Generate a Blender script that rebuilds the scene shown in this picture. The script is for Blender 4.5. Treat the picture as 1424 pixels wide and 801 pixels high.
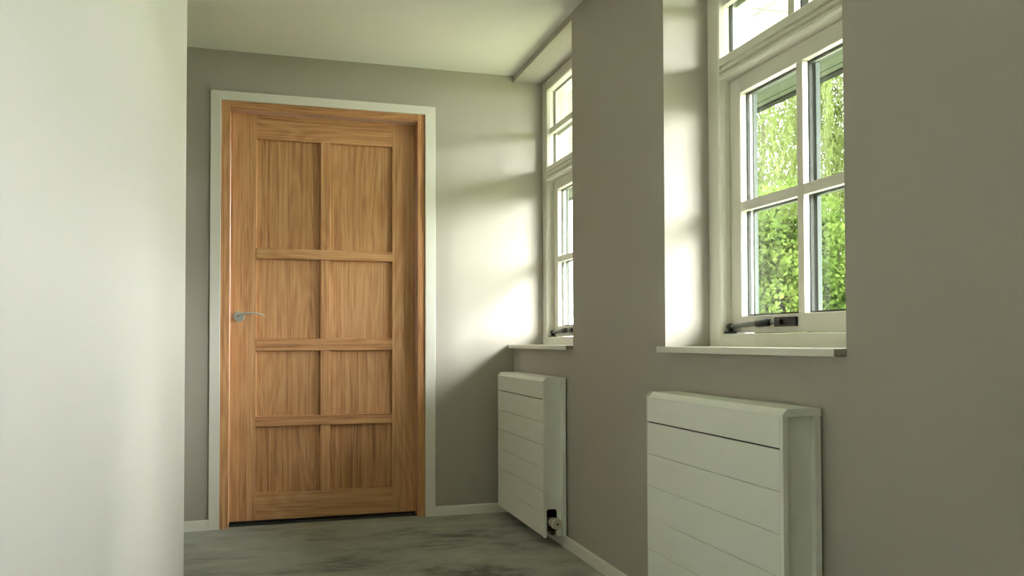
import bpy, math, random
import numpy as np
from mathutils import Matrix, Vector

# ------------------------------------------------------------------ clear
for o in list(bpy.data.objects):
    bpy.data.objects.remove(o, do_unlink=True)
sc = bpy.context.scene
COL = sc.collection
R = random.Random(7)

# ------------------------------------------------------------------ camera
YAW, PITCH, ROLL = 0.2841, 0.0234, 0.0028
EYE = 0.92
cam_d = bpy.data.cameras.new('camera')
cam = bpy.data.objects.new('camera', cam_d)
COL.objects.link(cam)
sc.camera = cam
cam_d.sensor_width = 36.0
cam_d.lens = 36.0 * 1154.75 / 1424.0
cam_d.shift_y = 46.95 / 1424.0
cam_d.clip_start = 0.02
cam_d.clip_end = 300
_f0 = Vector((math.sin(YAW), math.cos(YAW), 0))
_r0 = Vector((math.cos(YAW), -math.sin(YAW), 0))
_F = math.cos(PITCH) * _f0 + math.sin(PITCH) * Vector((0, 0, 1))
_U = -math.sin(PITCH) * _f0 + math.cos(PITCH) * Vector((0, 0, 1))
_r = math.cos(ROLL) * _r0 - math.sin(ROLL) * _U
_u = math.sin(ROLL) * _r0 + math.cos(ROLL) * _U
M4 = Matrix.Identity(4)
for i in range(3):
    M4[i][0], M4[i][1], M4[i][2] = _r[i], _u[i], -_F[i]
M4[2][3] = EYE
cam.matrix_world = M4

# ------------------------------------------------------------------ sky (even, bright overcast) and exposure
SKY = 9.0
world = bpy.data.worlds.new('overcast_sky')
sc.world = world
world.use_nodes = True
bg = world.node_tree.nodes['Background']
bg.inputs['Color'].default_value = (1.0, 0.975, 0.965, 1)
bg.inputs['Strength'].default_value = SKY
# sun behind thin cloud: a wide soft disc
sun_d = bpy.data.lights.new('veiled_sun', 'SUN')
sun_d.energy = 6.0
sun_d.angle = math.radians(27)
sun_d.color = (1.0, 0.965, 0.93)
sun = bpy.data.objects.new('veiled_sun', sun_d)
COL.objects.link(sun)
sun.location = (12, -9, 8)
sun.rotation_euler = Vector((-1.0, 1.5, -0.53)).to_track_quat('-Z', 'Y').to_euler()
sc.view_settings.view_transform = 'Standard'
sc.view_settings.look = 'None'
sc.view_settings.gamma = 1.0
sc.view_settings.use_curve_mapping = False
sc.view_settings.exposure = 1.45
sc.cycles.use_denoising = True
sc.cycles.max_bounces = 14
sc.cycles.diffuse_bounces = 10
sc.cycles.transparent_max_bounces = 24
sc.cycles.caustics_reflective = False
sc.cycles.caustics_refractive = False

# ------------------------------------------------------------------ measures (metres)
D = 4.340          # face of the wall with the door
W = 1.2777         # face of the wall with the windows
H = 2.373          # ceiling
XL = -0.28         # face of the left wall
YE = 3.073         # where the left wall ends
F = 1.4457         # inner face of the window frames
F2 = F + 0.038     # inner face of the casements
WO = 1.60          # outer face of the house wall
SILL = 0.9005
HEAD = 2.3405
YB = -2.6          # wall behind the camera
XA = -1.75         # far wall of the side passage
WIN_FAR = (3.4207, D)
WIN_NEAR = (1.6239, 2.5363)
WIN_ADDED = (-0.181, 0.7315)  # unseen window, added behind the camera at the same spacing

# ------------------------------------------------------------------ materials
def new_mat(name):
    m = bpy.data.materials.new(name)
    m.use_nodes = True
    nt = m.node_tree
    return m, nt, nt.nodes['Principled BSDF']

def N(nt, kind, **kw):
    n = nt.nodes.new(kind)
    for k, v in kw.items():
        setattr(n, k, v)
    return n

def plain(name, col, rough=0.5, metal=0.0, noise=0.0, nscale=40, bump=0.0, bscale=200, spec=0.5, aniso=(1, 1, 1)):
    m, nt, b = new_mat(name)
    b.inputs['Roughness'].default_value = rough
    b.inputs['Metallic'].default_value = metal
    b.inputs['Specular IOR Level'].default_value = spec
    tc = N(nt, 'ShaderNodeTexCoord')
    mp = N(nt, 'ShaderNodeMapping')
    mp.inputs['Scale'].default_value = aniso
    nt.links.new(tc.outputs['Object'], mp.inputs['Vector'])
    nz = N(nt, 'ShaderNodeTexNoise')
    nz.inputs['Scale'].default_value = nscale
    nz.inputs['Detail'].default_value = 4
    nt.links.new(mp.outputs['Vector'], nz.inputs['Vector'])
    rp = N(nt, 'ShaderNodeValToRGB')
    rp.color_ramp.elements[0].position = 0.3
    rp.color_ramp.elements[1].position = 0.7
    rp.color_ramp.elements[0].color = tuple(c * (1 - noise) for c in col) + (1,)
    rp.color_ramp.elements[1].color = tuple(min(1, c * (1 + noise * .6)) for c in col) + (1,)
    nt.links.new(nz.outputs['Fac'], rp.inputs['Fac'])
    nt.links.new(rp.outputs['Color'], b.inputs['Base Color'])
    if bump:
        nb = N(nt, 'ShaderNodeTexNoise')
        nb.inputs['Scale'].default_value = bscale
        nb.inputs['Detail'].default_value = 3
        nt.links.new(mp.outputs['Vector'], nb.inputs['Vector'])
        bp = N(nt, 'ShaderNodeBump')
        bp.inputs['Strength'].default_value = bump
        bp.inputs['Distance'].default_value = 0.002
        nt.links.new(nb.outputs['Fac'], bp.inputs['Height'])
        nt.links.new(bp.outputs['Normal'], b.inputs['Normal'])
    return m

def oak(name, axis):
    """oiled oak; grain runs along the object's own axis ('Z' or 'X')"""
    m, nt, b = new_mat(name)
    L = nt.links.new
    tc = N(nt, 'ShaderNodeTexCoord')
    oi = N(nt, 'ShaderNodeObjectInfo')
    mul = N(nt, 'ShaderNodeVectorMath', operation='SCALE')
    cmb = N(nt, 'ShaderNodeCombineXYZ')
    for k, s in zip('XYZ', (13.7, 7.1, 23.3)):
        mm = N(nt, 'ShaderNodeMath', operation='MULTIPLY')
        mm.inputs[1].default_value = s
        L(oi.outputs['Random'], mm.inputs[0])
        L(mm.outputs[0], cmb.inputs[k])
    add = N(nt, 'ShaderNodeVectorMath', operation='ADD')
    L(tc.outputs['Object'], add.inputs[0])
    L(cmb.outputs[0], add.inputs[1])
    def stretched(along, across):
        mp = N(nt, 'ShaderNodeMapping')
        mp.inputs['Scale'].default_value = (across, across, along) if axis == 'Z' else (along, across, across)
        L(add.outputs[0], mp.inputs['Vector'])
        return mp
    # broad cathedral figure
    big = N(nt, 'ShaderNodeTexNoise')
    big.inputs['Scale'].default_value = 1.0
    big.inputs['Detail'].default_value = 2.0
    big.inputs['Roughness'].default_value = 0.45
    big.inputs['Distortion'].default_value = 0.25
    L(stretched(0.9, 8.0).outputs[0], big.inputs['Vector'])
    m1 = N(nt, 'ShaderNodeMath', operation='MULTIPLY'); m1.inputs[1].default_value = 70
    L(big.outputs['Fac'], m1.inputs[0])
    s1 = N(nt, 'ShaderNodeMath', operation='SINE'); L(m1.outputs[0], s1.inputs[0])
    # pores
    fine = N(nt, 'ShaderNodeTexNoise')
    fine.inputs['Scale'].default_value = 1.0
    fine.inputs['Detail'].default_value = 3.0
    fine.inputs['Roughness'].default_value = 0.65
    L(stretched(5.0, 230.0).outputs[0], fine.inputs['Vector'])
    mid = N(nt, 'ShaderNodeTexNoise')
    mid.inputs['Scale'].default_value = 1.0
    mid.inputs['Detail'].default_value = 2.0
    L(stretched(0.7, 95.0).outputs[0], mid.inputs['Vector'])
    def mad(a, k, c):
        n = N(nt, 'ShaderNodeMath', operation='MULTIPLY_ADD')
        n.inputs[1].default_value = k
        L(a, n.inputs[0])
        if isinstance(c, float): n.inputs[2].default_value = c
        else: L(c, n.inputs[2])
        return n.outputs[0]
    v = mad(s1.outputs[0], 0.040, 0.0)
    v = mad(fine.outputs['Fac'], 0.55, v)
    v = mad(mid.outputs['Fac'], 0.42, v)
    v = mad(big.outputs['Fac'], 0.16, v)
    v = mad(oi.outputs['Random'], 0.08, v)
    rp = N(nt, 'ShaderNodeValToRGB')
    e = rp.color_ramp.elements
    e[0].position = 0.40; e[0].color = (0.31, 0.132, 0.050, 1)
    e[1].position = 0.84; e[1].color = (0.80, 0.50, 0.26, 1)
    k = rp.color_ramp.elements.new(0.58); k.color = (0.60, 0.305, 0.130, 1)
    L(v, rp.inputs['Fac'])
    L(rp.outputs['Color'], b.inputs['Base Color'])
    b.inputs['Roughness'].default_value = 0.48
    bp = N(nt, 'ShaderNodeBump')
    bp.inputs['Strength'].default_value = 0.12
    bp.inputs['Distance'].default_value = 0.001
    L(fine.outputs['Fac'], bp.inputs['Height'])
    L(bp.outputs['Normal'], b.inputs['Normal'])
    return m

def carpet_mat():
    m, nt, b = new_mat('cut_pile_carpet')
    L = nt.links.new
    tc = N(nt, 'ShaderNodeTexCoord')
    def noise(scale, detail, sx, sy, dist=0.0, rough=.5):
        mp = N(nt, 'ShaderNodeMapping'); mp.inputs['Scale'].default_value = (sx, sy, 1)
        L(tc.outputs['Object'], mp.inputs['Vector'])
        n = N(nt, 'ShaderNodeTexNoise')
        n.inputs['Scale'].default_value = scale; n.inputs['Detail'].default_value = detail
        n.inputs['Distortion'].default_value = dist; n.inputs['Roughness'].default_value = rough
        L(mp.outputs[0], n.inputs['Vector']); return n.outputs['Fac']
    blot = noise(2.3, 7, 0.8, 1.5, 0.3, .72)
    rows = noise(20, 3, 0.09, 1.6)
    pile = noise(420, 2, 1, 1)
    def mad(a, k, c):
        n = N(nt, 'ShaderNodeMath', operation='MULTIPLY_ADD'); n.inputs[1].default_value = k
        L(a, n.inputs[0])
        if isinstance(c, float): n.inputs[2].default_value = c
        else: L(c, n.inputs[2])
        return n.outputs[0]
    v = mad(blot, 1.35, -0.29)
    v = mad(rows, 0.16, v)
    v = mad(pile, 0.22, v)
    rp = N(nt, 'ShaderNodeValToRGB')
    e = rp.color_ramp.elements
    e[0].position = 0.36; e[0].color = (0.075, 0.082, 0.071, 1)
    e[1].position = 0.74; e[1].color = (0.40, 0.43, 0.372, 1)
    k = e.new(0.52); k.color = (0.29, 0.312, 0.268, 1)
    L(v, rp.inputs['Fac']); L(rp.outputs['Color'], b.inputs['Base Color'])
    b.inputs['Roughness'].default_value = 0.95
    b.inputs['Specular IOR Level'].default_value = 0.15
    b.inputs['Sheen Weight'].default_value = 0.25
    b.inputs['Sheen Roughness'].default_value = 0.4
    bp = N(nt, 'ShaderNodeBump'); bp.inputs['Strength'].default_value = 0.55; bp.inputs['Distance'].default_value = 0.004
    L(pile, bp.inputs['Height']); L(bp.outputs['Normal'], b.inputs['Normal'])
    return m

def glass_mat():
    m, nt, b = new_mat('clear_window_glass')
    nt.nodes.remove(b)
    L = nt.links.new
    lw = N(nt, 'ShaderNodeLayerWeight'); lw.inputs['Blend'].default_value = 0.5
    pw = N(nt, 'ShaderNodeMath', operation='POWER'); pw.inputs[1].default_value = 5.0
    L(lw.outputs['Facing'], pw.inputs[0])
    fr = N(nt, 'ShaderNodeMath', operation='MULTIPLY_ADD'); fr.inputs[1].default_value = 0.9; fr.inputs[2].default_value = 0.02
    L(pw.outputs[0], fr.inputs[0])
    tr = N(nt, 'ShaderNodeBsdfTransparent'); tr.inputs['Color'].default_value = (0.975, 0.99, 0.98, 1)
    gl = N(nt, 'ShaderNodeBsdfGlossy'); gl.inputs['Roughness'].default_value = 0.02
    mx = N(nt, 'ShaderNodeMixShader')
    L(fr.outputs[0], mx.inputs[0]); L(tr.outputs[0], mx.inputs[1]); L(gl.outputs[0], mx.inputs[2])
    L(mx.outputs[0], nt.nodes['Material Output'].inputs['Surface'])
    return m

def leaf_mat(name, a, b_, trans=0.45):
    m, nt, b = new_mat(name)
    L = nt.links.new
    tc = N(nt, 'ShaderNodeTexCoord')
    nz = N(nt, 'ShaderNodeTexNoise'); nz.inputs['Scale'].default_value = 1.7; nz.inputs['Detail'].default_value = 8
    nz.inputs['Roughness'].default_value = .7
    L(tc.outputs['Object'], nz.inputs['Vector'])
    rp = N(nt, 'ShaderNodeValToRGB')
    rp.color_ramp.elements[0].position = .34; rp.color_ramp.elements[0].color = a + (1,)
    rp.color_ramp.elements[1].position = .66; rp.color_ramp.elements[1].color = b_ + (1,)
    L(nz.outputs['Fac'], rp.inputs['Fac'])
    df = N(nt, 'ShaderNodeBsdfDiffuse'); tl = N(nt, 'ShaderNodeBsdfTranslucent')
    L(rp.outputs[0], df.inputs[0]); L(rp.outputs[0], tl.inputs[0])
    mx = N(nt, 'ShaderNodeMixShader'); mx.inputs[0].default_value = trans
    L(df.outputs[0], mx.inputs[1]); L(tl.outputs[0], mx.inputs[2])
    nt.nodes.remove(b)
    L(mx.outputs[0], nt.nodes['Material Output'].inputs['Surface'])
    return m

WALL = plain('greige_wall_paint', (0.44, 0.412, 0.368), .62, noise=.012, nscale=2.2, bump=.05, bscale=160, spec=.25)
WALL_L = plain('lightened_wall_paint', (0.66, 0.645, 0.61), .62, noise=.012, nscale=2.2, bump=.05, bscale=160, spec=.25)  # wall colour lightened to stand in for stronger light on the left wall
OUTP = plain('dark_green_outside_paint', (0.085, 0.102, 0.098), .65, noise=.05, nscale=20, spec=.12)
CEIL = plain('white_ceiling_paint', (0.80, 0.80, 0.76), .8, noise=.008, nscale=3, spec=.2)
TRIM = plain('offwhite_trim_paint', (0.80, 0.79, 0.73), .38, noise=.01, nscale=9, spec=.4)
WPAINT = plain('cream_window_paint', (0.76, 0.75, 0.67), .34, noise=.012, nscale=14, spec=.45)
RAW = plain('raw_board_edge', (0.36, 0.335, 0.275), .85, noise=.35, nscale=160)
RADM = plain('white_enamel_sheet', (0.845, 0.875, 0.82), .42, noise=.01, nscale=6, bump=.02, bscale=300, spec=.4)
DARK = plain('cavity_shade_black', (0.012, 0.013, 0.011), .9)  # near-black colour standing in for shade in gaps and openings
BLACKP = plain('black_plastic', (0.018, 0.021, 0.019), .35, noise=.15, nscale=60)
GREYM = plain('grey_anodised_metal', (0.26, 0.29, 0.265), .35, .6, noise=.08, nscale=60)
STEEL = plain('satin_steel', (0.58, 0.66, 0.63), .42, .8, noise=.05, nscale=120)
CREAM = plain('cream_plastic', (0.72, 0.66, 0.50), .45, noise=.03, nscale=50)
BRASS = plain('dull_brass', (0.20, 0.175, 0.10), .45, .6, noise=.2, nscale=80)
RUBBER = plain('dark_rubber_strip', (0.035, 0.042, 0.040), .55, noise=.2, nscale=40)
SPACER = plain('grey_spacer_bar', (0.03, 0.034, 0.034), .7, 0, noise=.1, nscale=90, spec=.1)
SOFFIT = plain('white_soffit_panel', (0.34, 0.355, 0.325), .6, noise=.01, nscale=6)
EAVE = plain('grey_green_board', (0.042, 0.053, 0.037), .6, noise=.05, nscale=12, spec=.1)
GUTTER = plain('charcoal_gutter', (0.006, 0.007, 0.007), .7, noise=.1, nscale=20, spec=.05)
BRICKW = plain('pale_outside_render', (0.70, 0.69, 0.65), .85, noise=.06, nscale=30)
LAWN = plain('mown_lawn', (0.29, 0.33, 0.16), .9, noise=.25, nscale=14, spec=.1)
PAVE = plain('pale_bounce_paving', (0.44, 0.44, 0.37), .85, noise=.08, nscale=8, spec=.2)
BARK = plain('grey_brown_bark', (0.085, 0.07, 0.05), .9, noise=.4, nscale=18, bump=.4, bscale=40)
OAKZ = oak('oak_upright_grain', 'Z')
OAKX = oak('oak_level_grain', 'X')
CARPET = carpet_mat()
GLASS = glass_mat()
DROP = plain('water_drop', (0.85, 0.9, 0.85), .08, spec=.8)
LEAF_MAPLE = leaf_mat('maple_leaf', (0.026, 0.052, 0.009), (0.105, 0.148, 0.036))
LEAF_WILLOW = leaf_mat('willow_leaf', (0.058, 0.082, 0.022), (0.140, 0.172, 0.062))
LEAF_ASH = leaf_mat('ash_leaf', (0.060, 0.09, 0.024), (0.145, 0.18, 0.062))

# ------------------------------------------------------------------ mesh builder
ORIGIN = {}

class MB:
    def __init__(s):
        s.v, s.f, s.sm = [], [], []
    def add(s, verts, faces, smooth=False):
        n = len(s.v)
        s.v += [tuple(p) for p in verts]
        s.f += [tuple(i + n for i in f) for f in faces]
        s.sm += [smooth] * len(faces)
        return s
    def box(s, x0, x1, y0, y1, z0, z1):
        v = [(x, y, z) for x in (x0, x1) for y in (y0, y1) for z in (z0, z1)]
        return s.add(v, [(0, 1, 3, 2), (4, 6, 7, 5), (0, 4, 5, 1), (2, 3, 7, 6), (0, 2, 6, 4), (1, 5, 7, 3)])
    def prism(s, pts, axis, a, b):
        """closed 2-d outline pulled along an axis; pts are (x,z) for Y, (x,y) for Z, (y,z) for X"""
        def p3(p, t):
            return {'X': (t, p[0], p[1]), 'Y': (p[0], t, p[1]), 'Z': (p[0], p[1], t)}[axis]
        n = len(pts)
        v = [p3(p, a) for p in pts] + [p3(p, b) for p in pts]
        f = [(i, (i + 1) % n, n + (i + 1) % n, n + i) for i in range(n)]
        f += [tuple(range(n))[::-1], tuple(range(n, 2 * n))]
        return s.add(v, f)
    def tube(s, path, radii, n=14, flat=1.0, up=(0, 0, 1), caps=True):
        path = [Vector(p) for p in path]
        if not hasattr(radii, '__len__'): radii = [radii] * len(path)
        rings = []
        for i, p in enumerate(path):
            t = (path[min(i + 1, len(path) - 1)] - path[max(i - 1, 0)]).normalized()
            u = Vector(up)
            if abs(t.dot(u)) > .95: u = Vector((1, 0, 0))
            a = t.cross(u).normalized(); b = a.cross(t).normalized()
            rings.append([p + (a * math.cos(2 * math.pi * k / n) + b * math.sin(2 * math.pi * k / n) * flat) * radii[i] for k in range(n)])
        v = [q for r in rings for q in r]
        f = []
        for i in range(len(path) - 1):
            for k in range(n):
                k2 = (k + 1) % n
                f.append((i * n + k, i * n + k2, (i + 1) * n + k2, (i + 1) * n + k))
        s.add(v, f, True)
        if caps:
            m = len(s.v) - len(v)
            s.f += [tuple(m + k for k in range(n))[::-1], tuple(m + (len(path) - 1) * n + k for k in range(n))]
            s.sm += [False, False]
        return s
    def build(s, name, mat, parent=None, bevel=0.0, seg=2, base=False):
        v = np.array(s.v, dtype=float)
        lo, hi = v.min(0), v.max(0)
        c = (lo + hi) / 2
        if base: c[2] = lo[2]
        me = bpy.data.meshes.new(name)
        me.from_pydata([tuple(p) for p in (v - c)], [], s.f)
        me.polygons.foreach_set('use_smooth', s.sm)
        import bmesh
        bm = bmesh.new(); bm.from_mesh(me)
        bmesh.ops.recalc_face_normals(bm, faces=bm.faces)
        bm.to_mesh(me); bm.free()
        me.materials.append(mat)
        o = bpy.data.objects.new(name, me)
        COL.objects.link(o)
        ORIGIN[o.name] = Vector(c)
        if parent is not None:
            o.parent = parent
            o.location = Vector(c) - ORIGIN[parent.name]
        else:
            o.location = c
        if bevel:
            b = o.modifiers.new('bevel', 'BEVEL')
            b.width = bevel; b.segments = seg; b.limit_method = 'ANGLE'; b.angle_limit = math.radians(40)
        return o

def empty(name, loc):
    o = bpy.data.objects.new(name, None)
    COL.objects.link(o)
    o.location = loc
    o.empty_display_size = .05
    ORIGIN[o.name] = Vector(loc)
    return o

def tag(o, label, cat, group=None, kind=None):
    o['label'] = label
    o['category'] = cat
    if group: o['group'] = group
    if kind: o['kind'] = kind
    return o

def box(name, mat, parent, b, bevel=0.0, seg=2):
    return MB().box(*b).build(name, mat, parent, bevel, seg)

# ------------------------------------------------------------------ room shell
def structure(o, label, cat):
    return tag(o, label, cat, kind='structure')

structure(box('floor', CARPET, None, (XA - .1, WO, YB - .1, D + .16, -.12, 0)),
          'grey-green cut pile carpet covering the corridor floor', 'floor')
structure(box('ceiling', CEIL, None, (XA - .1, WO, YB - .1, D + .16, H, H + .15)),
          'plain white ceiling over the corridor', 'ceiling')
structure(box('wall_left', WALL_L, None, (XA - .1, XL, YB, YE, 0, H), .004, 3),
          'long pale wall ending in an outside corner before the oak door', 'wall')
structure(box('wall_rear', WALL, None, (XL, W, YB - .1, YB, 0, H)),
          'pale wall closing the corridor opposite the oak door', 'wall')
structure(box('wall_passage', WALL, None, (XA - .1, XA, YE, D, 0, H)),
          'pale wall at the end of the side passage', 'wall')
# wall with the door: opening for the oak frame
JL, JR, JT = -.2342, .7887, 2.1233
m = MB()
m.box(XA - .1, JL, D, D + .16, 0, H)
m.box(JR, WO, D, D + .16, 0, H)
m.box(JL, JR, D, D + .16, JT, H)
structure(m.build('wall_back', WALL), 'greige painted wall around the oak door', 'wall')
# wall with the window recesses
m = MB()
def wall_run(y0, y1): m.box(W, WO, y0, y1, 0, H)
wall_run(YB, WIN_ADDED[0]); wall_run(WIN_ADDED[1], WIN_NEAR[0]); wall_run(WIN_NEAR[1], WIN_FAR[0])
for y0, y1 in (WIN_ADDED, WIN_NEAR, WIN_FAR):
    m.box(W, WO, y0, y1, 0, SILL - .019)
    m.box(W, WO, y0, y1, HEAD, H)
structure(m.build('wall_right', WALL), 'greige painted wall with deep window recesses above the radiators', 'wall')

# baseboards
BH, BT = .05, .012
def baseboard(name, prof_axis, a, b, at, label):
    mm = MB()
    if prof_axis == 'Y':
        mm.prism([(at, 0), (at - BT, 0), (at - BT, BH - .004), (at - BT + .003, BH), (at, BH)], 'Y', a, b)
    else:
        mm.prism([(at, 0), (at - BT, 0), (at - BT, BH - .004), (at - BT + .003, BH), (at, BH)], 'X', a, b)
    return structure(mm.build(name, TRIM), label, 'baseboard')
baseboard('baseboard_right', 'Y', YB, D - BT, W, 'low white baseboard running under the radiators')
baseboard('baseboard_back', 'X', .843, W, D, 'short white baseboard between door casing and far radiator')
baseboard('baseboard_passage', 'X', XA, -.284, D, 'short white baseboard on the latch side of the oak door')

# ------------------------------------------------------------------ door
door = empty('door_1', (.2777, D, 0))
structure(door, 'oak door with eight recessed panels, steel lever handle and white casing', 'door')
AP = D - .011   # face of casing
c = MB().prism([(-.2838, 0), (JL, 0), (JL, JT), (-.2838, 2.1679)], 'Y', AP, D).build('casing', TRIM, door, .0018)
c = MB().prism([(.8427, 0), (JR, 0), (JR, JT), (.8427, 2.1679)], 'Y', AP, D).build('casing', TRIM, door, .0018)
c = MB().prism([(-.2838, 2.1679), (JL, JT), (JR, JT), (.8427, 2.1679)], 'Y', AP, D).build('casing', TRIM, door, .0018)
OL, OR_, OT = -.1925, .7490, 2.0835    # clear opening
DF = D + .060                          # face of the leaf
DB = DF + .042
box('jamb', OAKZ, door, (JL, OL, D - .001, D + .16, 0, JT), .0015)
box('jamb', OAKZ, door, (OR_, JR, D - .001, D + .16, 0, JT), .0015)
box('head_jamb', OAKX, door, (OL, OR_, D - .001, D + .16, OT, JT), .0015)
th = box('threshold', RUBBER, door, (OL, OR_, D + .035, D + .16, 0, .008), .002)
box('bottom_seal', BLACKP, door, (OL + .002, OR_ - .002, DF + .006, DB - .004, .008, .020))
# leaf
g = .002
ZB, ZT = .020, OT - .003
SL, SR = -.0665, .6235
ML, MR = .2527, .3000
lf = empty('door_leaf', (.2777, DF, ZB)); lf.parent = door; lf.location = Vector((0, DF - D, ZB))
ORIGIN[lf.name] = Vector((.2777, DF, ZB))
box('stile', OAKZ, lf, (OL + g, SL, DF, DB, ZB, ZT), .0012)
box('stile', OAKZ, lf, (SR, OR_ - g, DF, DB, ZB, ZT), .0012)
rails = [(1.955, ZT), (1.344, 1.395), (.875, .936), (.491, .541), (ZB, .155)]
for i, (a, b) in enumerate(rails):
    cross = 0 < i < 4
    box('rail', OAKX, lf, (SL, SR, DF - (.004 if cross else 0), DB, a, b), .0022 if cross else .0012)
for i in range(4):
    z0, z1 = rails[i + 1][1], rails[i][0]
    box('mullion', OAKZ, lf, (ML, MR, DF + .001, DB, z0, z1), .0012)
    for x0, x1 in ((SL, ML), (MR, SR)):
        # panel with a small bevelled bed at its edge
        mm = MB()
        e, dep = .0035, .019
        P = [(x0, DF + .009, z0), (x1, DF + .009, z0), (x1, DF + .009, z1), (x0, DF + .009, z1),
             (x0 + e, DF + dep, z0 + e), (x1 - e, DF + dep, z0 + e), (x1 - e, DF + dep, z1 - e), (x0 + e, DF + dep, z1 - e),
             (x0, DB - .008, z0), (x1, DB - .008, z0), (x1, DB - .008, z1), (x0, DB - .008, z1)]
        mm.add(P, [(0, 1, 5, 4), (1, 2, 6, 5), (2, 3, 7, 6), (3, 0, 4, 7), (4, 5, 6, 7), (8, 11, 10, 9),
                   (0, 8, 9, 1), (1, 9, 10, 2), (2, 10, 11, 3), (3, 11, 8, 0)])
        mm.build('panel', OAKZ, lf)
# lever handle
hx, hz = -.149, 1.048
hd = empty('door_handle', (hx, DF, hz)); hd.parent = door; hd.location = Vector((hx - .2777, DF - D, hz)); ORIGIN[hd.name] = Vector((hx, DF, hz))
MB().tube([(hx, DF, hz), (hx, DF - .007, hz), (hx, DF - .009, hz)], [.0265, .0265, .0245], 32).build('rose', STEEL, hd)
MB().tube([(hx, DF - .008, hz), (hx, DF - .05, hz)], [.0095, .0085], 18).build('spindle', STEEL, hd)
pts, rad = [], []
prof = [(-.004, 0), (.010, .006), (.030, .013), (.052, .0158), (.072, .0160), (.092, .0135), (.110, .0090), (.126, .0030)]
for i, (dx, dz) in enumerate(prof):
    t = i / 7
    pts.append((hx + dx, DF - .050 - .006 * math.sin(math.pi * t), hz + dz)); rad.append(.0090 - .0040 * t)
MB().tube(pts, rad, 16, flat=.70, up=(0, 0, 1)).build('lever', STEEL, hd)

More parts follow.
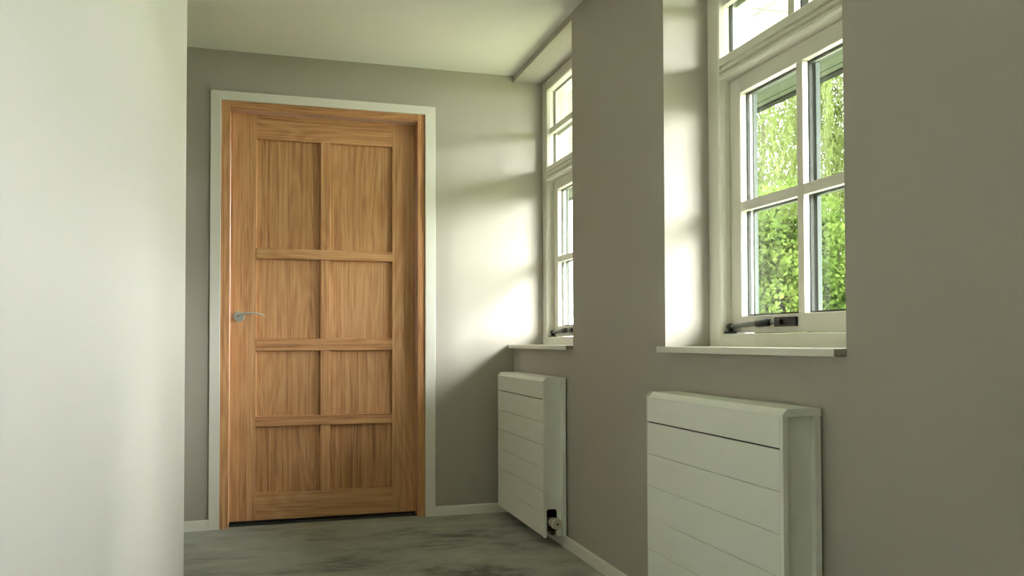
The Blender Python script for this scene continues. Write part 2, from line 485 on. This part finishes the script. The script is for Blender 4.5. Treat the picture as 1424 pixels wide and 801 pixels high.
# ------------------------------------------------------------------ windows
def make_window(name, y0, y1, label, mirror_stay=False):
    w = empty(name, (F, (y0 + y1) / 2, SILL))
    structure(w, label, 'window')
    yc = (y0 + y1) / 2
    SW = .0755           # frame stile width
    BK = F + .125
    def frame_stile(ya, yb, inner):   # inner: y of the edge beside the casement
        s = 1 if inner > ya and inner > yb - 1e-6 else -1
        return MB().prism([(F, ya if s > 0 else yb), (F, inner - s * .010), (F + .004, inner - s * .005), (F + .012, inner - s * .0025),
                           (F + .020, inner), (BK, inner), (BK, ya if s > 0 else yb)], 'Z', SILL, HEAD)
    frame_stile(y0, y0 + SW, y0 + SW).build('frame_stile', WPAINT, w)
    mb = frame_stile(y1 - SW, y1, y1 - SW)
    mb.build('frame_stile', WPAINT, w)
    a, b = y0 + SW, y1 - SW
    MB().prism([(F + .002, SILL), (F + .002, .938), (F + .006, .943), (BK, .943), (BK + .03, .925), (BK + .03, SILL)], 'Y', a, b).build('frame_bottom_rail', WPAINT, w, .001)
    MB().prism([(F, HEAD), (F, 2.292), (F + .005, 2.287), (F + .02, 2.285), (BK, 2.285), (BK, HEAD)], 'Y', a, b).build('frame_head', WPAINT, w, .001)
    # moulded transom
    MB().prism([(F + .036, 1.866), (F + .002, 1.866), (F - .001, 1.863), (F - .001, 1.838), (F + .008, 1.836), (F + .008, 1.829), (F - .002, 1.825),
                (F - .002, 1.818), (F + .009, 1.815), (F + .009, 1.808), (F - .004, 1.803), (F - .005, 1.797), (F + .002, 1.791),
                (BK, 1.791), (BK, 1.866)], 'Y', a, b).build('transom', WPAINT, w)
    # fixed upper light: four panes
    UF = F + .014
    ub = 2.045, 2.077
    uz0, uz1 = 1.866, 2.285
    box('glazing_bar', WPAINT, w, (UF, UF + .022, yc - .015, yc + .015, uz0, uz1), .0012)
    box('glazing_bar', WPAINT, w, (UF + .0005, UF + .0215, a, yc - .015, *ub), .0012)
    box('glazing_bar', WPAINT, w, (UF + .0005, UF + .0215, yc + .015, b, *ub), .0012)
    box('outer_glazing_bar', WPAINT, w, (UF + .050, UF + .075, yc - .015, yc + .015, uz0, uz1), .0012)
    box('outer_glazing_bar', WPAINT, w, (UF + .0505, UF + .0745, a, yc - .015, *ub), .0012)
    box('outer_glazing_bar', WPAINT, w, (UF + .0505, UF + .0745, yc + .015, b, *ub), .0012)
    def pane_set(parent, X, ya, yb, za, zb):
        pn = MB().box(X, X + .003, ya, yb, za, zb).box(X + .023, X + .026, ya, yb, za, zb).build('pane', GLASS, parent)
        q = MB()
        s1_ = .0160 if abs(ya - yc) < 1e-6 else .005
        s2_ = .0160 if abs(yb - yc) < 1e-6 else .005
        q.box(X + .0035, X + .0135, ya, ya + s1_, za, zb); q.box(X + .0035, X + .0135, yb - s2_, yb, za, zb)
        q.box(X + .0035, X + .0135, ya + s1_, yb - s2_, za, za + .005); q.box(X + .0035, X + .0135, ya + s1_, yb - s2_, zb - .005, zb)
        q.build('glass_spacer', SPACER, parent)
    for ya, yb in ((a, yc), (yc, b)):
        for za, zb in ((uz0, (ub[0] + ub[1]) / 2), ((ub[0] + ub[1]) / 2, uz1)):
            pane_set(w, UF + .023, ya, yb, za, zb)
    # casement
    cs = empty('casement', (F2, yc, .945)); cs.parent = w
    cs.location = Vector((F2 - F, 0, .945 - SILL)); ORIGIN[cs.name] = Vector((F2, yc, .945))
    ca, cb = a + .0025, b - .0025
    z0, z1 = .946, 1.788
    LW = .0625
    G0, G1 = 1.0005, 1.735
    CB = F2 + .062
    bev = .004
    def lstile(ya, yb, s):
        inner = yb if s > 0 else ya; outer = ya if s > 0 else yb
        return MB().prism([(F2, outer), (F2, inner - s * .004), (F2 + .003, inner - s * .001), (F2 + .020, inner), (F2 + .0463, inner), (F2 + .0463, outer)], 'Z', z0, z1)
    lstile(ca, ca + LW, 1).build('stile', WPAINT, cs)
    lstile(cb - LW, cb, -1).build('stile', WPAINT, cs)
    ga, gb = ca + LW, cb - LW
    MB().prism([(F2, z0), (F2, G0 - .003), (F2 + .002, G0 - .001), (F2 + .020, G0), (F2 + .0463, G0), (F2 + .0463, z0)], 'Y', ga, gb).build('bottom_rail', WPAINT, cs)
    MB().prism([(F2, z1), (F2, G1 + .003), (F2 + .002, G1 + .001), (F2 + .020, G1), (F2 + .0463, G1), (F2 + .0463, z1)], 'Y', ga, gb).build('top_rail', WPAINT, cs)
    X2 = F2 + .0465
    for ya, yb in ((ca, ga + .004), (gb - .004, cb)):
        box('outer_stile', OUTP, cs, (X2, CB, ya, yb, z0, z1), .002)
    box('outer_rail', OUTP, cs, (X2, CB, ga + .004, gb - .004, z0, G0), .002)
    box('outer_rail', OUTP, cs, (X2, CB, ga + .004, gb - .004, G1, z1), .002)
    hm = 1.343, 1.375
    box('glazing_bar', WPAINT, cs, (F2 + .001, F2 + .020, yc - .0148, yc + .0148, G0, G1), .0015)
    box('glazing_bar', WPAINT, cs, (F2 + .001, F2 + .020, ga, yc - .0148, *hm), .0015)
    box('glazing_bar', WPAINT, cs, (F2 + .001, F2 + .020, yc + .0148, gb, *hm), .0015)
    box('outer_glazing_bar', OUTP, cs, (F2 + .0465, CB, yc - .0148, yc + .0148, G0, G1), .0015)
    box('outer_glazing_bar', OUTP, cs, (F2 + .0465, CB, ga, yc - .0148, *hm), .0015)
    box('outer_glazing_bar', OUTP, cs, (F2 + .0465, CB, yc + .0148, gb, *hm), .0015)
    hmc = (hm[0] + hm[1]) / 2
    for ya, yb in ((ga, yc), (yc, gb)):
        for za, zb in ((G0, hmc), (hmc, G1)):
            pane_set(cs, F2 + .0203, ya, yb, za, zb)
    # friction stay: foot on the frame, rod, clamp, plate on the casement
    st = empty('window_stay', (F2, yc, .945)); st.parent = w
    st.location = Vector((F2 - F, 0, .945 - SILL)); ORIGIN[st.name] = Vector((F2, yc, .945))
    ys = b - .020          # pivot end
    xs = F + .022
    MB().tube([(xs, ys, .943), (xs, ys, .949), (xs, ys, .9505)], [.021, .021, .017], 24).build('stay_foot', BLACKP, st)
    MB().tube([(xs, ys, .949), (xs, ys, .962)], .008, 16).build('stay_pivot', BLACKP, st)
    MB().tube([(xs, ys + .013, .9665), (xs, ys + .010, .9665), (xs, ys - .010, .9668), (xs, ys - .013, .9668)], [.007, .0105, .0105, .007], 16).build('stay_knuckle', BLACKP, st)
    MB().tube([(xs, ys - .005, .967), (xs, ys - .165, .974)], .0072, 16).build('stay_rod', GREYM, st)
    MB().tube([(xs, ys - .155, .9735), (xs, ys - .160, .9738), (xs, ys - .218, .976), (xs + .002, ys - .226, .976)], [.010, .0125, .0125, .008], 12).build('stay_clamp', BLACKP, st)
    MB().tube([(xs + .002, ys - .222, .976), (xs + .012, ys - .242, .976)], .006, 12).build('stay_pin', GREYM, st)
    pl = MB()
    pa, pb = ys - .345, ys - .238
    pl.box(F2 - .010, F2, pa, pb, .962, .968).box(F2 - .010, F2, pa, pb, .984, .990)
    pl.box(F2 - .010, F2, pa, pa + .035, .968, .984).box(F2 - .010, F2, pb - .03, pb, .968, .984)
    pl.box(F2 - .003, F2, pa + .035, pb - .03, .968, .984)
    pl.build('stay_plate', BLACKP, st, .001)
    return w, (ga, yc, gb, G0, hmc)

def make_sill(y0, y1, label):
    s = empty('window_sill', (W, (y0 + y1) / 2, SILL))
    tag(s, label, 'window sill', 'window sills of the corridor')
    s['kind'] = 'structure'
    x0 = W - .034
    MB().box(x0, F + .02, y0 + .0015, y1, SILL - .019, SILL).build('board', TRIM, s, .0015)
    MB().box(x0 + .0005, W - .0005, y0, y0 + .0015, SILL - .0185, SILL - .0005).build('cut_edge', RAW, s)['label'] = 'raw grey board edge'
    return s

w_near, gl_near = make_window('window_1', *WIN_NEAR, 'cream casement window with green trees behind its panes')
w_far, gl_far = make_window('window_2', *WIN_FAR, 'cream casement window in the recess touching the door wall')
w_rear, gl_rear = make_window('added_window_3', *WIN_ADDED, 'unseen cream casement window added to light the left wall')  # added out of view so more daylight reaches the left wall
make_sill(*WIN_NEAR, 'white sill board under the window with trees behind its panes')
make_sill(*WIN_FAR, 'white sill board whose end meets the door wall')
make_sill(*WIN_ADDED, 'white sill board of the added window behind the camera')

# rain drops on the outside of the near casement's panes
ga, yc_, gb, G0_, hm_ = gl_near
dr = MB()
XO = F2 + .0203 + .026
for i in range(420):
    y = R.uniform(ga + .01, gb - .01); z = G0_ + .006 + (R.random() ** 1.7) * .55
    if abs(y - yc_) < .02 or abs(z - hm_) < .02: continue
    r = R.uniform(.0006, .0015)
    vs = [(XO, y - r, z), (XO, y, z - r * 1.2), (XO, y + r, z), (XO, y, z + r), (XO + r * .7, y, z - r * .2)]
    dr.add(vs, [(0, 1, 4), (1, 2, 4), (2, 3, 4), (3, 0, 4)], True)
d_o = dr.build('rain_drops', DROP, w_near)
d_o['kind'] = 'stuff'

# ------------------------------------------------------------------ radiators
def make_radiator(y0, y1, label, valve=True):
    XF, XB = 1.1655, W - .006
    ZB_, ZT_ = .053, .757
    r = empty('radiator', (W, (y0 + y1) / 2, ZB_))
    tag(r, label, 'radiator', 'panelled white radiators on the window wall')
    # back mounting plate and heating core behind the cover
    box('back_plate', RADM, r, (XB - .004, XB + .006, y0 + .04, y1 - .04, ZB_ + .06, ZT_ - .04))
    box('core', DARK, r, (XF + .020, XB - .03, y0 + .03, y1 - .03, ZB_ + .14, ZT_ - .035))
    # seven boards of the front
    step = .1013
    z_top = ZT_ - .0165
    edges = [z_top, .661] + [.661 - step * k for k in range(1, 7)]
    e = .013
    for k in range(7):
        a, b = edges[k + 1], edges[k]
        gp = .0020 if k == 0 else .0011
        hi = b - (.0020 if k == 1 else .0011) if k else b
        MB().box(XF, XF + .008, y0 + e + .002, y1 - .0048, a + gp, hi).build('front_board', RADM, r, .0011)
    box('front_backing', RADM, r, (XF + .0065, XF + .012, y0 + e, y1 - .0035, ZB_ + .002, z_top))
    box('joint_shadow_strip', DARK, r, (XF + .0045, XF + .0064, y0 + e + .004, y1 - .006, .6594, .6626))
    # end posts beside the boards
    box('front_post', RADM, r, (XF - .0005, XF + .014, y0, y0 + e, ZB_ - .001, z_top), .001)
    box('front_post', RADM, r, (XF - .0005, XF + .014, y1 - .0035, y1, ZB_ - .001, z_top), .0008)
    # top: bevelled front edge
    tp = MB().prism([(XF - .0005, z_top + .0003), (XF + .0125, ZT_), (XB, ZT_), (XB, ZT_ - .004), (XF + .016, ZT_ - .004), (XF + .004, z_top + .0003)], 'Y', y0 + .010, y1 - .016).build('top_cover', RADM, r, .0006)
    # end caps of the top
    for a, b, zc in ((y0 - .0008, y0 + .010, ZT_ + .001), (y1 - .004, y1 + .0008, ZT_ + .0004)):
        MB().prism([(XF - .0015, z_top - .002), (XF - .0015, z_top + .002), (XF + .012, zc), (XB + .0005, zc), (XB + .0005, z_top - .002)], 'Y', a, b).build('end_cap', RADM, r, .0008)
    # vent teeth beside the far cap
    vt = MB()
    for k in range(7):
        x = XF + .016 + k * .0125
        vt.box(x, x + .0065, y1 - .016, y1 - .004, ZT_ - .0012, ZT_ + .0006)
    vt.build('vent_comb', RADM, r)
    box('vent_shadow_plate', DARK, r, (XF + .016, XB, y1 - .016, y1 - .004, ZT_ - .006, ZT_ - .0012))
    # ends: posts, set-back sheet with a cut-out for the valve
    for side, (ya, yb) in (('near', (y0 + .017, y0 + .019)), ('far', (y1 - .019, y1 - .017))):
        cx0, cx1, cz0, cz1 = XF + .018, XF + .0665, ZB_ - .001, .172
        sh = MB()
        x0, x1 = XF + .012, XB - .016
        if side == 'near':
            sh.box(x0, cx0, ya, yb, ZB_, z_top - .002)
            sh.box(cx1, x1, ya, yb, ZB_, z_top - .002)
            sh.box(cx0, cx1, ya, yb, cz1, z_top - .002)
            q = .012      # rounded upper corners of the cut-out
            for cx, s in ((cx0, 1), (cx1, -1)):
                arc = [(cx, cz1 - q)] + [(cx + s * (q - q * math.cos(t)), cz1 - q + q * math.sin(t)) for t in [math.pi / 2 * i / 6 for i in range(1, 7)]] + [(cx, cz1)]
                sh.prism(arc, 'Y', ya, yb)
        else:
            sh.box(x0, x1, ya, yb, ZB_, z_top - .002)
        sh.build('end_sheet', RADM, r)
        yo = (y0, y0 + .019) if side == 'near' else (y1 - .019, y1)
        box('rear_post', RADM, r, (XB - .018, XB - .0005, yo[0], yo[1], ZB_ + .002, z_top - .002), .0012)
    box('cavity_shade', DARK, r, (XF + .014, XB - .02, y0 + .062, y0 + .066, ZB_ + .012, .19))  # black sheets painted as the shade inside the valve cut-out
    box('cavity_shade', DARK, r, (XF + .013, XB - .02, y0 + .0200, y0 + .062, .176, .180))
    box('cavity_shade', DARK, r, (XF + .0145, XF + .0165, y0 + .0200, y0 + .062, ZB_ + .012, .176))
    box('cavity_shade', DARK, r, (XB - .024, XB - .021, y0 + .0200, y0 + .062, ZB_ + .012, .176))
    # thermostatic valve
    v = empty('thermostat_valve', (XF + .05, y0, .10)); v.parent = r
    v.location = Vector((XF + .05, y0, .10)) - ORIGIN[r.name]; ORIGIN[v.name] = Vector((XF + .05, y0, .10))
    vx, vz = XF + .044, .116
    A = lambda t: (vx + .014 * t / .075, y0 + .030 - t, vz - .004 * t / .075)
    MB().tube([A(-.028), A(.012)], [.013, .012], 16).build('valve_body', BRASS, v)
    MB().tube([(vx, y0 + .045, .116), (vx, y0 + .045, .075), (vx + .001, y0 + .03, .068), (vx + .005, y0 + .012, .067)], [.011, .012, .012, .010], 14).build('valve_pipe', BRASS, v)
    MB().tube([A(.008), A(.012), A(.022), A(.024), A(.050), A(.056)], [.017, .021, .0225, .0235, .0245, .023], 28).build('valve_head', CREAM, v)
    gr = MB()
    c0 = Vector(A(.030)); ax = (Vector(A(.05)) - Vector(A(.03))).normalized()
    s_ = ax.cross(Vector((0, 0, 1))).normalized(); t_ = s_.cross(ax)
    for k in range(26):
        an = 2 * math.pi * k / 26
        d = s_ * math.cos(an) + t_ * math.sin(an)
        for off in (0.0, .008):
            p = c0 + ax * off + d * .0240
            gr.tube([p - ax * .0022, p + ax * .0022], .0010, 6)
    gr.build('valve_slot_shade', DARK, v)  # black ribs in place of the shade in the vent slots
    MB().tube([A(.0555), A(.0585)], [.0235, .0215], 28).build('valve_face', CREAM, v)
    MB().tube([A(.058), A(.0592)], [.0045, .0045], 16).build('valve_hole_shade', DARK, v)  # black disc drawn as the shade of a small hole
    return r

make_radiator(1.7105, 2.448, 'white boarded radiator under the window with trees behind its panes')
make_radiator(3.4985, 4.262, 'white boarded radiator beside the door wall with cream thermostat valve on its open end')

# ------------------------------------------------------------------ outside: eave
ev = empty('roof_eave', (WO, 2.0, 2.35))
structure(ev, 'white eave soffit over the windows with charcoal gutter edge', 'eave')
SZ = 2.350
y = -2.89
while y < 9:
    for x0, x1 in ((WO, 2.043), (2.043, 2.36)):
        box('soffit_panel', SOFFIT, ev, (x0 + .003, x1 - .003, y + .003, y + 1.194, SZ, SZ + .012))
    y += 1.2
box('soffit_backing', GUTTER, ev, (WO, 2.9, -3.2, 9.0, SZ + .013, SZ + .03))
box('eave_board', EAVE, ev, (2.37, 2.796, -3.2, 9, SZ - .012, SZ + .012), .003)
box('eave_board', EAVE, ev, (2.80, 2.85, -3.2, 9, SZ - .014, SZ + .012), .003)
MB().prism([(2.85, SZ - .022), (2.91, SZ - .018), (2.925, SZ + .08), (2.85, SZ + .08)], 'Y', -3.2, 9).build('gutter', GUTTER, ev, .003)
box('outside_cladding', BRICKW, ev, (WO, WO + .012, WIN_NEAR[1] + .02, WIN_FAR[0] - .02, .0, SZ - .02))
sl = MB()
sl.add([(WO, -3.2, SZ + .08), (2.92, -3.2, SZ + .08), (2.92, 9, SZ + .08), (WO, 9, SZ + .08), (-2.2, -3.2, 3.5), (-2.2, 9, 3.5), (WO, -3.2, SZ + .10), (WO, 9, SZ + .10)],
       [(0, 1, 2, 3), (1, 4, 5, 2)])
sl.build('roof_slope', GUTTER, ev)

# ground
structure(MB().box(-40, 60, -50, 60, -.45, -.30).build('ground', LAWN), 'green mown lawn outside the windows', 'lawn')
structure(MB().box(WO + .02, 4.2, -6, 10, -.30, -.26).build('added_terrace', PAVE), 'unseen pale paving added to bounce light up to the eave', 'added_terrace')  # invented pale strip, out of view, bouncing light to soffit and ceiling

# ------------------------------------------------------------------ trees outside
rng = np.random.default_rng(11)
def leaf_mesh(name, P, size, mat, parent, aspect=.5, droop=None):
    n = len(P)
    d = rng.normal(size=(n, 3))
    if droop is not None: d = d * .35 + np.array(droop)
    d /= np.linalg.norm(d, axis=1)[:, None]
    s = np.cross(d, rng.normal(size=(n, 3))); s /= np.linalg.norm(s, axis=1)[:, None]
    nn = np.cross(d, s)
    L = size * rng.uniform(.6, 1.3, n)[:, None]
    a = P - d * L * .5; b = P + d * L * .5
    m1 = P + s * L * aspect * .5 + nn * L * .08; m2 = P - s * L * aspect * .5 + nn * L * .08
    V = np.stack([a, m1, b, m2], 1).reshape(-1, 3)
    c = V.mean(0)
    me = bpy.data.meshes.new(name)
    me.vertices.add(4 * n); me.vertices.foreach_set('co', (V - c).ravel())
    me.loops.add(4 * n); me.loops.foreach_set('vertex_index', np.arange(4 * n))
    me.polygons.add(n); me.polygons.foreach_set('loop_start', np.arange(0, 4 * n, 4)); me.polygons.foreach_set('loop_total', np.full(n, 4))
    me.update(); me.validate()
    me.materials.append(mat)
    o = bpy.data.objects.new(name, me); COL.objects.link(o)
    o.parent = parent; o.location = Vector(c) - ORIGIN[parent.name]
    o['kind'] = 'stuff'
    return o

def make_tree(name, x, y, label, blobs, leaf, n, size, height, trunk_r, aspect=.5, weep=False):
    g0 = -.30
    t = empty(name, (x, y, g0))
    tag(t, label, 'tree', 'trees outside the windows')
    b = MB()
    tip = (x + .25, y + .1, g0 + height * .55)
    b.tube([(x, y, g0), (x + .05, y, g0 + height * .25), tip], [trunk_r, trunk_r * .8, trunk_r * .5], 10)
    b.build('trunk', BARK, t)
    br = MB()
    for (bx, by, bz, rr, rz) in blobs:
        st = Vector((x + .04, y, g0 + height * R.uniform(.25, .5)))
        en = Vector((bx, by, bz))
        md = st.lerp(en, .5) + Vector((R.uniform(-.2, .2), R.uniform(-.2, .2), .2))
        br.tube([st, md, en], [trunk_r * .45, trunk_r * .28, trunk_r * .08], 6)
        for k in range(7):
            e2 = en + Vector((R.uniform(-1, 1) * rr, R.uniform(-1, 1) * rr, R.uniform(-.5, 1) * rz)) * .85
            br.tube([md.lerp(en, R.uniform(.2, .9)), e2], [trunk_r * .14, trunk_r * .03], 5)
    br.build('branches', BARK, t)
    vol = np.array([q[3] ** 2 * q[4] for q in blobs]); cnt = (n * vol / vol.sum()).astype(int)
    pts = []
    for (bx, by, bz, rr, rz), k in zip(blobs, cnt):
        u = rng.normal(size=(k, 3)); u /= np.linalg.norm(u, axis=1)[:, None]
        rad = rng.uniform(.35, 1, k)[:, None] ** .5
        q = u * rad * np.array([rr, rr, rz]) * (1 + .18 * np.sin(u[:, :1] * 7 + bx) * np.cos(u[:, 2:] * 6))
        pts.append(q + np.array([bx, by, bz]))
    P = np.concatenate(pts)
    if weep:
        # hanging strands: points strung down from the crown surface
        ns = n // 60
        top = P[rng.integers(0, len(P), ns)]
        ln = rng.uniform(.8, 2.4, ns)
        tt = rng.uniform(0, 1, (ns, 60))
        sw = rng.normal(size=(ns, 2)) * .12
        S = np.stack([top[:, 0:1] + sw[:, :1] * tt ** 2 + rng.normal(size=tt.shape) * .025,
                      top[:, 1:2] + sw[:, 1:] * tt ** 2 + rng.normal(size=tt.shape) * .025,
                      top[:, 2:3] - ln[:, None] * tt], -1).reshape(-1, 3)
        S = S[S[:, 2] > .1]
        leaf_mesh('foliage', S, size, leaf, t, aspect, droop=(.15, .1, -1))
    else:
        leaf_mesh('foliage', P, size, leaf, t, aspect)
    return t

make_tree('maple_tree', 6.1, 8.7, 'low bright green maple with broad leaves nearest the house',
          [(5.9, 8.6, 1.3, 1.0, .8), (6.5, 8.5, 1.7, .9, .7), (5.6, 9.0, 1.9, .8, .7), (6.1, 9.0, 2.3, .75, .6), (6.9, 8.9, 1.0, .9, .7), (5.4, 9.3, 1.0, .7, .7)],
          LEAF_MAPLE, 42000, .068, 3.2, .09, .75)
make_tree('willow_tree', 10.2, 11.8, 'tall weeping willow with hanging yellow-green strands',
          [(9.6, 11.6, 4.6, 1.7, 1.4), (10.8, 11.4, 5.2, 1.8, 1.5), (10.1, 12.6, 6.0, 1.6, 1.2), (9.2, 11.8, 3.2, 1.3, 1.2), (11.0, 11.0, 3.4, 1.6, 1.2), (10.2, 11.2, 2.4, 1.5, 1.0)],
          LEAF_WILLOW, 110000, .10, 7.5, .22, .22, weep=True)
make_tree('ash_tree', 10.6, 16.6, 'tall airy tree with dark twigs behind the maple',
          [(10.2, 16.4, 3.6, 1.9, 1.5), (11.2, 16.8, 4.8, 1.8, 1.3), (9.6, 16.8, 5.4, 1.7, 1.1), (10.6, 16.2, 6.6, 1.6, 1.2), (9.2, 16.0, 2.2, 1.6, 1.3), (11.6, 16.2, 2.4, 1.6, 1.4)],
          LEAF_ASH, 24000, .12, 8.0, .2, .4)
